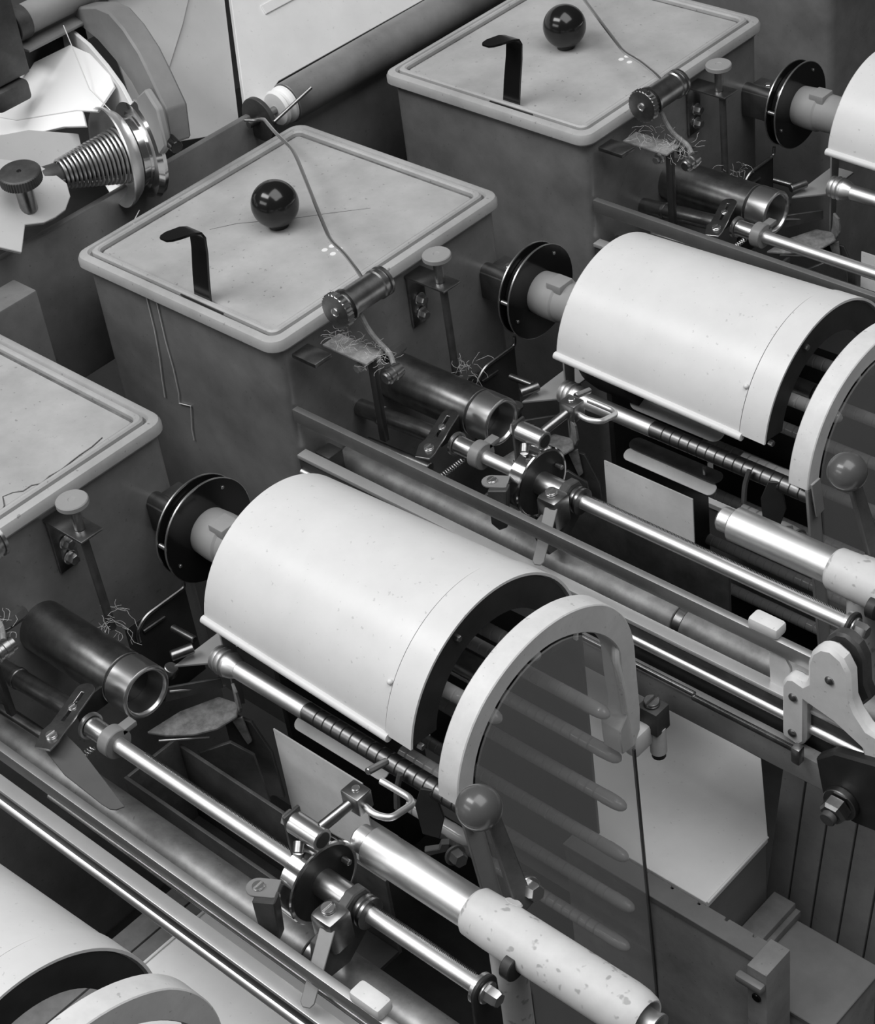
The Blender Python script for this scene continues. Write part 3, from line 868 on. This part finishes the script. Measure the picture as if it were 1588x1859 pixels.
    part('set_screw', B().cyl((cx - 0.010, -0.288, -0.054), (cx - 0.006, -0.294, -0.058), 0.0036, 16), 'gun', a)
    r = part('arm_rod', B().cyl((cx + 0.000, -0.276, -0.045), (cx + 0.008, -0.254, -0.036), 0.0038, 16), 'gun', c)
    part('square_block', B().box((cx + 0.001, -0.2565, -0.0425), (cx + 0.0165, -0.2435, -0.027), 0.001), 'gun', r)
    part('block_screw', B().cyl((cx + 0.0085, -0.2495, -0.0272), (cx + 0.0085, -0.2495, -0.0255), 0.0028, 16), 'steel', r)
    part('wire_hook', B().tube([(cx + 0.013, -0.2505, -0.037), (cx + 0.026, -0.252, -0.0375), (cx + 0.0355, -0.2475, -0.0385), (cx + 0.034, -0.227, -0.0445), (cx + 0.028, -0.2235, -0.045), (cx + 0.004, -0.2245, -0.044)], 0.0024, 12, 0.007), 'satin', c, 'bright bent wire hook')
    part('stub_pin', B().cyl((cx - 0.012, -0.222, -0.048), (cx - 0.012, -0.204, -0.053), 0.0026, 12), 'gun', c)


# ------------------------------------------------------------------ bars and rails
def rails(u):
    n = UN[u]
    xr = 0.40 if u < 2 else 0.42
    t = thing('slide_bar', {1: 'long flat grey bar crossing the lower left corner, nearest full machine', 2: 'long flat grey bar from the middle tank down to the white clamp casting', 3: 'long flat grey bar behind the middle hood, far machine'}[u], 'bar', (0.0, -0.349, -0.073), 'long flat bars')
    part('bar', B().box((-0.25, -0.3518, -0.0772), (0.268 if u == 2 else 0.33, -0.3455, -0.0642), 0.0005), 'flat', t)
    if u < 3:
        part('end_block', B().box((0.2122, -0.3527, -0.0645), (0.2375, -0.3395, -0.0540), 0.0028), 'arch', t, 'pale rounded block')
    part('tank_lug', B().box((-0.2495, -0.337, -0.142), (-0.232, -0.32, -0.118), 0.0015), 'iron', t)
    t = thing('hollow_tube', 'dull steel tube lying under the flat bar of the ' + n, 'tube', (0.0, -0.3, -0.151), 'dull steel tubes')
    part('tube', B().cyl((-0.25, -0.300, -0.151), (0.112, -0.300, -0.151), 0.0165, 40), 'tubem', t)
    part('tube_joint', B().cyl((0.112, -0.300, -0.151), (0.120, -0.300, -0.151), 0.0150, 40), 'gun', t)
    part('far_tube', B().cyl((0.120, -0.300, -0.151), (0.30, -0.300, -0.151), 0.0160, 40), 'tubem', t)
    if u == 2:
        part('end_bracket', B().prism([(0, 0), (0.012, 0.004), (0.018, -0.006), (0.020, -0.034), (0.001, -0.028)], (0.228, -0.346, -0.082), X, Z, 0.003, 0.0005), 'arch', t)
    t = thing('rail', 'broad pale steel rail with a bright round edge, ' + n, 'rail', (0.0, -0.35, -0.112), 'pale steel rails')
    part('rail_strip', B().box((-0.25, -0.3560, -0.1135), (xr, -0.3455, -0.1095), 0.0006), 'rail', t)
    part('rail_web', B().box((-0.25, -0.3545, -0.127), (xr, -0.350, -0.1135), 0.0003), 'iron', t)
    part('round_edge', B().cyl((-0.25, -0.3535, -0.1295), (xr, -0.3535, -0.1295), 0.0042, 20), 'satin', t)
    if u == 1:
        part('lower_rod', B().cyl((-0.11, -0.338, -0.108), (xr - 0.1, -0.338, -0.108), 0.0026, 14), 'gun', t)
        return
    part('rail_foot', B().box((-0.25, -0.352, -0.19), (xr, -0.347, -0.132), 0.0006), 'soot', t)
    if u == 2:
        t = thing('frame_beam', 'dark frame beam below the rail of the ' + n, 'beam', (0.05, -0.36, -0.18), None)
        part('beam', B().box((-0.10, -0.366, -0.172), (xr, -0.355, -0.147), 0.001), 'board', t)
        part('thin_rod', B().cyl((-0.10, -0.3665, -0.140), (0.175, -0.3665, -0.140), 0.0022, 12), 'gun', t)


# ------------------------------------------------------------------ below the reels
def sink(things):
    for o in things:
        o.location += V(-0.0178, 0.025, -0.035)


def below(u):
    n = UN[u]
    made = []
    t = thing('pale_tray', {0: 'pale grey sheet between the wood edge and the rail, bottom left', 1: 'pale boxed sheet with a cut corner below the glass fingers, lower right',
                            2: 'pale boxed sheet hidden behind the middle machine at right'}[u], 'tray', (0.06, 0.05, -0.3), 'pale boxed sheets')
    made.append(t)
    poly = [(-0.098, -0.016), (0.216, -0.016), (0.2145, 0.067), (0.160, 0.135), (-0.098, 0.14)]
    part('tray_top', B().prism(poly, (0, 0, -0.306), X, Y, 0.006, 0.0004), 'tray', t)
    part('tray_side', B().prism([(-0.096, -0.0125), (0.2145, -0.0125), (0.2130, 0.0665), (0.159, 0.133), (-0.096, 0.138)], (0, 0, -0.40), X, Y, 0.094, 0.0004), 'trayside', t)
    part('white_edge', B().box((-0.1, -0.016, -0.302), (-0.0975, 0.14, -0.2985), 0.0003), 'white', t)
    part('end_trim', B().tube([(0.216, -0.016, -0.2995), (0.2145, 0.067, -0.2995)], 0.0012), 'white', t)
    t = thing('wood_strip', 'oiled wooden strip along the left edge of the pale sheet, ' + n, 'strip', (-0.12, 0.06, -0.31), 'wooden strips')
    made.append(t)
    part('board', B().box((-0.1405, -0.05, -0.32), (-0.1185, 0.14, -0.302), 0.0006), 'wood', t)
    part('board', B().box((-0.1175, -0.05, -0.32), (-0.1003, 0.14, -0.303), 0.0006), 'wood', t)
    if u != 1:
        sink(made)
        return
    t = thing('notched_board', 'dark upright wooden board with a notched top edge, lower right', 'board', (0.2, -0.02, -0.45), None)
    made.append(t)
    if u == 1:
        # top strip: plan outline with small nicks in its rear edge
        plan = [(0.085, -0.0355), (0.2745, -0.0355), (0.2745, -0.0165)]
        x = 0.262
        while x > 0.09:
            plan += [(x + 0.0016, -0.0165), (x + 0.0012, -0.0195), (x - 0.0012, -0.0195), (x - 0.0016, -0.0165)]
            x -= 0.0262
        plan += [(0.085, -0.0165)]
        part('top_strip', B().prism(plan, (0, 0, -0.3085), X, Y, 0.006, 0.0004), 'bar', t)
        part('board_panel', B().box((0.086, -0.0345, -0.62), (0.2745, -0.0195, -0.309), 0.0004), 'board', t)
        part('end_post', B().box((0.2745, -0.046, -0.62), (0.2925, -0.0145, -0.2995), 0.001), 'board', t)
        p = part('post_cap', B().box((0.268, -0.0535, -0.3165), (0.2925, -0.0462, -0.3085), 0.002), 'bar', t)
        part('bolt_hole', B().cyl((0.2835, -0.0475, -0.332), (0.2835, -0.0455, -0.332), 0.0042, 20), 'black', t)
        # grooved wall of planks
        g = thing('plank_wall', 'grooved dark plank panel standing at the lower right edge', 'panel', (0.28, 0.09, -0.38), None)
        made.append(g)
        rt = Matrix.Rotation(math.radians(2.8), 3, 'Y') @ Matrix.Rotation(math.radians(-6), 3, 'X')
        xs = [0.203, 0.2254, 0.249, 0.275, 0.300, 0.325, 0.350]
        for i in range(len(xs) - 1):
            b = B().box((xs[i] + 0.0009, 0.088, -0.56), (xs[i + 1] - 0.0009, 0.098, -0.16), 0.0008, rt, (0.25, 0.09, -0.34))
            part('plank', b, 'plank', g)
        part('backing', B().box((0.203, 0.0985, -0.56), (0.36, 0.103, -0.16), 0.0008, rt, (0.25, 0.09, -0.34)), 'soot', g)
        s = thing('ledge', 'plain grey ledge at the foot of the plank panel, bottom right corner', 'ledge', (0.29, 0.03, -0.40), None)
        made.append(s)
        part('ledge_top', B().prism([(0.222, -0.012), (0.325, -0.012), (0.325, 0.066), (0.244, 0.066)], (0, 0, -0.384), X, Y, 0.004, 0.0006), 'bar', s)
        part('ledge_front', B().box((0.225, -0.01, -0.6), (0.323, 0.06, -0.3845), 0.001), 'board', s)
        s = thing('wood_batten', 'short oiled wooden batten between the pale sheet and the plank panel', 'batten', (0.23, 0.04, -0.38), None)
        made.append(s)
        part('batten', B().box((0.2185, -0.012, -0.384), (0.2395, 0.07, -0.366), 0.0008), 'wood', s)
        part('batten_lip', B().box((0.2395, -0.012, -0.384), (0.2445, 0.07, -0.372), 0.0006), 'wood', s)
    sink(made)


def clamp_casting():
    CUR[0] = 2
    t = thing('clamp_casting', 'white painted clamp casting with rivets gripping the rail at the right edge', 'casting', (0.28, -0.36, -0.10), None)
    poly = [(0.2475, -0.1425), (0.2475, -0.091), (0.2505, -0.0835), (0.2565, -0.0805), (0.2645, -0.0825), (0.2685, -0.078), (0.2685, -0.060), (0.2715, -0.048), (0.278, -0.040), (0.2865, -0.0375), (0.296, -0.042), (0.302, -0.052),
            (0.3035, -0.075), (0.308, -0.085), (0.317, -0.096), (0.345, -0.100), (0.345, -0.165), (0.318, -0.160), (0.3135, -0.150), (0.3135, -0.116), (0.290, -0.104), (0.2675, -0.0985), (0.2675, -0.1385), (0.262, -0.1455)]
    part('casting', B().prism(poly, (0, -0.350, 0), X, Z, 0.012, 0.0025), 'arch', t)
    part('rear_cheek', B().prism([(p[0] + 0.001, p[1] + 0.001) for p in poly[4:14]] + [(0.3, -0.098), (0.27, -0.092)], (0, -0.335, 0), X, Z, 0.010, 0.002), 'iron', t)
    for x, z in ((0.2868, -0.0655), (0.2575, -0.0985), (0.257, -0.134)):
        part('rivet', B().lathe((x, -0.362, z), -Y, [(0, 0.0036), (0.001, 0.0034), (0.002, 0.0022), (0.0023, 0.0002)], 18), 'gun', t)
    t = thing('return_spring', 'thin coiled spring stretched along the dark beam, middle machine', 'spring', (0.22, -0.371, -0.137), None)
    pts = []
    for i in range(0, 1000):
        a = i * 2 * math.pi / 9
        pts.append(V(0.178 + 0.088 * i / 1000, -0.3725 + 0.0022 * math.cos(a), -0.136 + 0.0022 * math.sin(a)))
    part('coil', B().tube(pts, 0.0004, 4), 'gun', t)
    part('spring_lug', B().box((0.265, -0.376, -0.147), (0.272, -0.369, -0.132), 0.0008), 'gun', t)
    t = thing('pivot_bolt', 'large dark hexagon bolt on the black arm at the right edge', 'bolt', (0.30, -0.375, -0.172), None)
    part('arm', B().prism([(-0.012, -0.014), (0.014, -0.016), (0.05, -0.01), (0.05, 0.06), (-0.005, 0.045), (-0.02, 0.03)], (0.300, -0.3585, -0.170), X, Z, 0.010, 0.002), 'soot', t)
    part('washer', B().cyl((0.304, -0.374, -0.168), (0.304, -0.3685, -0.168), 0.0135, 32), 'gun', t)
    part('hex_head', B().hexb((0.304, -0.374, -0.168), V(0, -1, -0.15), 0.0105, 0.010, False), 'gun', t)
    part('bolt_end', B().cyl((0.304, -0.384, -0.1695), (0.304, -0.389, -0.170), 0.006, 20), 'iron', t)


# ------------------------------------------------------------------ build the machines
for u in (1, 2, 3):
    CUR[0] = u
    tank(u)
    face_bits(u)
    guide(u)
    if u > 1:
        yarn_wire(u)
    motor(u)
    hood(u)
    traverse(u, {1: 0.004, 2: 0.0, 3: -0.005}[u], {1: 0.1155, 2: -0.0365, 3: 0}[u])
    rails(u)
    roller(u)
    if u < 3:
        reel(u)
        arch(u)
        spindle(u)
        below(u)
CUR[0] = 4
tank(4)
CUR[0] = 0
hood(0)
arch(0)
below(0)
clamp_casting()

# ------------------------------------------------------------------ black slabs added to keep the gaps under the machines dark
for u in (0, 1, 2, 3):
    CUR[0] = u
    t = solo('dark_filler', B().box((-0.25, -0.35, -0.60), (0.20, -0.06, -0.44), 0.002), 'soot', 'added black slab under the ' + UN[u], 'filler slab', (0, -0.2, -0.6), 'added black slabs')

# ------------------------------------------------------------------ back row (upper left)
CUR[0] = 1


def back_row():
    t = thing('back_beam', 'dark enamel beam running behind the lids at upper left', 'beam', (-0.6, 0.3, -0.06), None)
    part('beam', B().box((-0.574, -0.5, -0.16), (-0.566, 1.6, 0.002), 0.002), 'tank', t)
    part('beam_back', B().box((-0.70, -0.5, -0.16), (-0.574, 1.6, -0.045), 0.002), 'soot', t)
    part('lower_block', B().box((-0.55, -0.5, -0.25), (-0.516, 0.000, -0.012), 0.002), 'tank', t)
    sl = V(-0.62, 0, 0.78)
    t = thing('sloping_cover', 'long pale sloping cover at the top of the photo, behind the roller', 'cover', (-0.62, 0.6, 0.03), None)
    part('cover_sheet', B().prism([(-0.09, -0.028), (-0.03, -0.006), (1.3, -0.012), (1.3, 0.30), (0.0, 0.30), (-0.02, 0.095)], (-0.592, 0.4, 0.010), Y, sl, 0.006, 0.0005), 'pale', t)
    part('cover_seam', B().prism([(0.0, 0.058), (1.3, 0.052), (1.3, 0.062), (0.0, 0.068)], (-0.590, 0.4, 0.0105), Y, sl, 0.006, 0.0005), 'pale', t)
    t = thing('side_cover', 'pale upright sheet with a creased fold right of the bright flange', 'cover', (-0.6, 0.25, 0.03), None)
    part('sheet', B().prism([(-0.045, 0.015), (-0.012, 0.0), (0.0545, -0.0208), (0.1288, 0.1054), (0.15, 0.25), (0.02, 0.25), (-0.02, 0.09)], (-0.592, 0.25, 0.0), Y, sl, 0.003, 0.0004), 'sheet', t)
    part('creased_flap', B().prism([(0.0013, 0.0508), (0.0231, 0.0654), (0.0646, 0.0963), (0.11, 0.135), (0.10, 0.22), (0.03, 0.22), (-0.01, 0.09)], (-0.589, 0.25, 0.0015), Y, sl, 0.003, 0.0004), 'sheet', t)
    # roller with white end
    t = thing('back_roller', 'long dark roller with a white end wheel at upper centre', 'roller', (-0.555, 0.6, 0.0), None)
    ry = 0.0
    part('barrel', B().cyl((-0.556, 0.352, ry), (-0.556, 1.5, ry), 0.0205, 40), 'tank', t)
    part('white_wheel', B().lathe((-0.556, 0.336, ry), Y, [(0, 0.009), (0.001, 0.0165), (0.004, 0.0185), (0.006, 0.0165), (0.009, 0.0165), (0.012, 0.019), (0.015, 0.019)], 40), 'white', t, 'white end wheel')
    part('dark_disc', B().cyl((-0.556, 0.312, ry), (-0.556, 0.317, ry), 0.0225, 40), 'iron', t, 'dark disc')
    part('axle', B().cyl((-0.556, 0.300, ry), (-0.556, 0.352, ry), 0.004, 16), 'gun', t)
    part('cross_pin', B().cyl((-0.532, 0.312, 0.004), (-0.530, 0.365, 0.018), 0.0018, 10), 'gun', t)
    # bright flanged tension spool
    d = V(-0.25, -0.965, 0.07).normalized()
    c = V(-0.56, 0.160, 0.036)
    t = thing('tension_spool', 'bright flanged spool with a conical coil spring at upper left', 'spool', c, None)
    part('rear_flange', B().lathe(c - d * 0.018, d, [(0, 0.038), (0.002, 0.0465), (0.006, 0.048), (0.011, 0.0455), (0.014, 0.038)], 64), 'chrome', t)
    part('groove', B().lathe(c - d * 0.005, d, [(0, 0.040), (0.003, 0.034), (0.007, 0.036)], 64), 'chrome', t)
    part('cup_flange', B().lathe(c + d * 0.001, d, [(0, 0.030), (0.004, 0.040), (0.012, 0.0462), (0.0165, 0.0478), (0.018, 0.0474), (0.0168, 0.0460), (0.0115, 0.0440), (0.006, 0.038), (0.003, 0.028), (0.0025, 0.010)], 64), 'satin', t)
    pts = []
    uu, vv, _ = frame(d)
    for i in range(17 * 20 + 1):
        a = 2 * math.pi * i / 20
        q = i / (17 * 20)
        r = 0.0265 * (1 - q) + 0.0125 * q
        pts.append(c + d * (0.006 + 0.066 * q) + (uu * math.cos(a) + vv * math.sin(a)) * r)
    part('cone_spring', B().tube(pts, 0.0015, 8), 'steel', t)
    part('spindle', B().lathe(c, d, [(0, 0.02), (0.03, 0.014), (0.068, 0.0095), (0.074, 0.0115), (0.088, 0.0115), (0.090, 0.009), (0.112, 0.009)], 36), 'iron', t)
    kp = V(-0.556, 0.0385, 0.066)
    t2 = thing('thumb_wheel', 'dark knurled thumb wheel at the left edge below the white sheet', 'knob', kp, None)
    kd = V(0.10, -0.06, 0.99).normalized()
    b = B()
    u_, v_, kd = frame(kd)
    N = 48
    b.loft([[kp + kd * z + (u_ * math.cos(math.pi * i / N) + v_ * math.sin(math.pi * i / N)) * (ro if i % 2 else ri) for i in range(2 * N)]
            for z, ri, ro in ((0, 0.0175, 0.0175), (0.001, 0.0184, 0.0192), (0.010, 0.0184, 0.0192), (0.011, 0.018, 0.018), (0.0115, 0.017, 0.017))])
    part('wheel', b, 'iron', t2)
    part('centre_hole', B().cyl(kp + kd * 0.0114, kp + kd * 0.0119, 0.0022, 14), 'black', t2)
    part('stem', B().cyl(kp - kd * 0.030, kp, 0.008, 20), 'gun', t2)
    # plate bracket below the knob
    t = thing('plate_bracket', 'pale plate with a rounded ear under the knurled wheel, left edge', 'bracket', (-0.55, 0.02, 0.02), None)
    poly = [(-0.0625, 0.0244), (-0.0448, 0.0057), (-0.0243, 0.0263), (-0.0085, 0.0194), (0.004, 0.0185), (0.0170, 0.0200), (0.0299, 0.0287), (0.0360, 0.041), (0.032, 0.058), (0.0237, 0.073), (-0.0049, 0.0963), (-0.08, 0.13), (-0.14, 0.06)]
    part('plate', B().prism(poly, (-0.53, 0.05, 0.012), Y, V(-0.8, 0, 0.6), 0.004, 0.0006), 'sheet', t)
    part('rear_plate', B().prism([(-0.12, 0.05), (-0.0265, 0.0468), (0.0075, 0.0373), (0.0496, 0.0127), (0.0402, -0.0095), (0.013, -0.0196), (-0.0017, 0.0), (-0.12, 0.03)], (-0.6, 0.09, 0.04), Y, V(-0.6, 0, 0.8), 0.004, 0.0006), 'sheet', t)
    # casting arm
    t = thing('casting_arm', 'grey curved casting arm with a square lug behind the bright flange', 'casting', (-0.62, 0.22, 0.05), None)
    o, uu, vv = V(-0.5512, 0.1765, 0.0396), V(0.9682, -0.2495, 0.0181), V(0, 0.0723, 0.9974)
    poly = [(-0.1231, 0.0955), (-0.075, 0.1100), (-0.045, 0.1137), (-0.0171, 0.1065), (0.0101, 0.0925), (0.0291, 0.0751), (0.0525, 0.0514), (0.0504, 0.0174), (0.0141, 0.0043), (0.0047, 0.0376), (-0.0174, 0.0544), (-0.0466, 0.0654), (-0.0822, 0.0742), (-0.1164, 0.0762), (-0.146, 0.0726)]
    part('curved_arm', B().prism(poly, o, uu, vv, -0.022, 0.002), 'bar', t)
    poly2 = [(-0.146, 0.0726), (-0.1164, 0.0762), (-0.0822, 0.0742), (-0.0466, 0.0654), (-0.0174, 0.0544), (0.0047, 0.0376), (0.0051, 0.0186), (-0.0855, -0.0048), (-0.16, 0.03)]
    part('web', B().prism(poly2, o - V(0.004, 0.010, 0), uu, vv, -0.004, 0.0005), 'pale', t)
    part('square_lug', B().prism([(0.006, 0.050), (0.030, 0.066), (0.052, 0.054), (0.058, 0.020), (0.042, 0.006), (0.014, 0.004)], o + V(0, 0.0, 0), uu, vv, 0.008, 0.002), 'grey', t)
    part('lug_screw', B().cyl(o + uu * 0.05 + vv * 0.022, o + uu * 0.066 + vv * 0.020, 0.006, 16), 'black', t)
    # white curved sheets
    t = thing('white_guard', 'brilliant white curved sheet at the left edge', 'sheet', (-0.64, 0.13, 0.05), None)
    part('upper_sheet', B().prism([(-0.0851, 0.0), (-0.0602, 0.015), (-0.0676, 0.0379), (-0.024, 0.0771), (0.0293, 0.0741), (0.0604, 0.0536), (0.0587, 0.0261), (0.0331, 0.0200), (-0.0331, -0.01), (-0.1005, -0.02)], (-0.64, 0.13, 0.06), X, V(0, 0.83, 0.55), 0.003, 0.0004), 'white', t)
    part('lower_sheet', B().prism([(-0.111, 0.0144), (-0.0823, 0.0319), (-0.0524, 0.0421), (0.0105, 0.0414), (0.0342, 0.0223), (0.0084, 0.0142), (-0.0259, -0.0044), (-0.0798, -0.0216)], (-0.62, 0.12, 0.052), X, V(0, 0.83, 0.55), 0.003, 0.0004), 'white', t)
    # dark bracket and roller, top-left corner
    t = thing('corner_bracket', 'dark stepped bracket in the top left corner', 'bracket', (-0.66, 0.12, 0.13), None)
    part('body', B().box((-0.675, 0.100, 0.100), (-0.660, 0.1415, 0.190), 0.003), 'iron', t)
    part('foot', B().box((-0.675, 0.095, 0.078), (-0.655, 0.134, 0.098), 0.004), 'iron', t)
    t = thing('corner_roller', 'grey roller beside the dark bracket in the top left corner', 'roller', (-0.67, 0.2, 0.145), None)
    part('barrel', B().cyl((-0.68, 0.160, 0.140), (-0.68, 0.32, 0.140), 0.0145, 32), 'grey', t)
    part('collar', B().cyl((-0.68, 0.145, 0.140), (-0.68, 0.160, 0.140), 0.0165, 32), 'iron', t)
    part('shelf', B().box((-0.70, 0.145, 0.118), (-0.66, 0.235, 0.121), 0.001), 'bar', t)
    part('shelf_back', B().box((-0.70, 0.140, 0.085), (-0.695, 0.235, 0.118), 0.001), 'soot', t)
    # yarns
    def strand(pts, lab):
        solo('pale_strand', B().tube(pts, 0.0005, 6), 'yarn', lab, 'yarn', pts[0], 'single yarn strands')
    strand([(-0.655, 0.185, 0.130), (-0.60, 0.16, 0.09), (-0.56, 0.150, 0.0835)], 'white yarn running from the corner roller down to the bright spool')
    strand([(-0.53, 0.135, -0.004), (-0.512, 0.113, 0.0), (-0.496, 0.103, 0.0085)], 'white yarn from the bright spool down to the middle lid')


back_row()
CUR[0] = 2
DRIPS = (([(-0.4171, -0.0066), (-0.417, -0.0439), (-0.4198, -0.0744), (-0.4239, -0.1001), (-0.4264, -0.1206)], 'left of the pair'),
         ([(-0.4034, -0.0074), (-0.4043, -0.0508), (-0.4026, -0.0797), (-0.4034, -0.1071), (-0.4062, -0.1192), (-0.3893, -0.1154), (-0.3961, -0.1441), (-0.3968, -0.1569)], 'right of the pair'))
for pts, which in DRIPS:  # dried drips on the tank face, drawn as thin raised strands
    solo('pale_strand', B().tube([(x, -0.3552, z) for x, z in pts], 0.0006, 6), 'yarn', 'pale dried drip down the front of the middle tank, ' + which, 'yarn', (pts[0][0], -0.3552, pts[0][1]), 'single yarn strands')
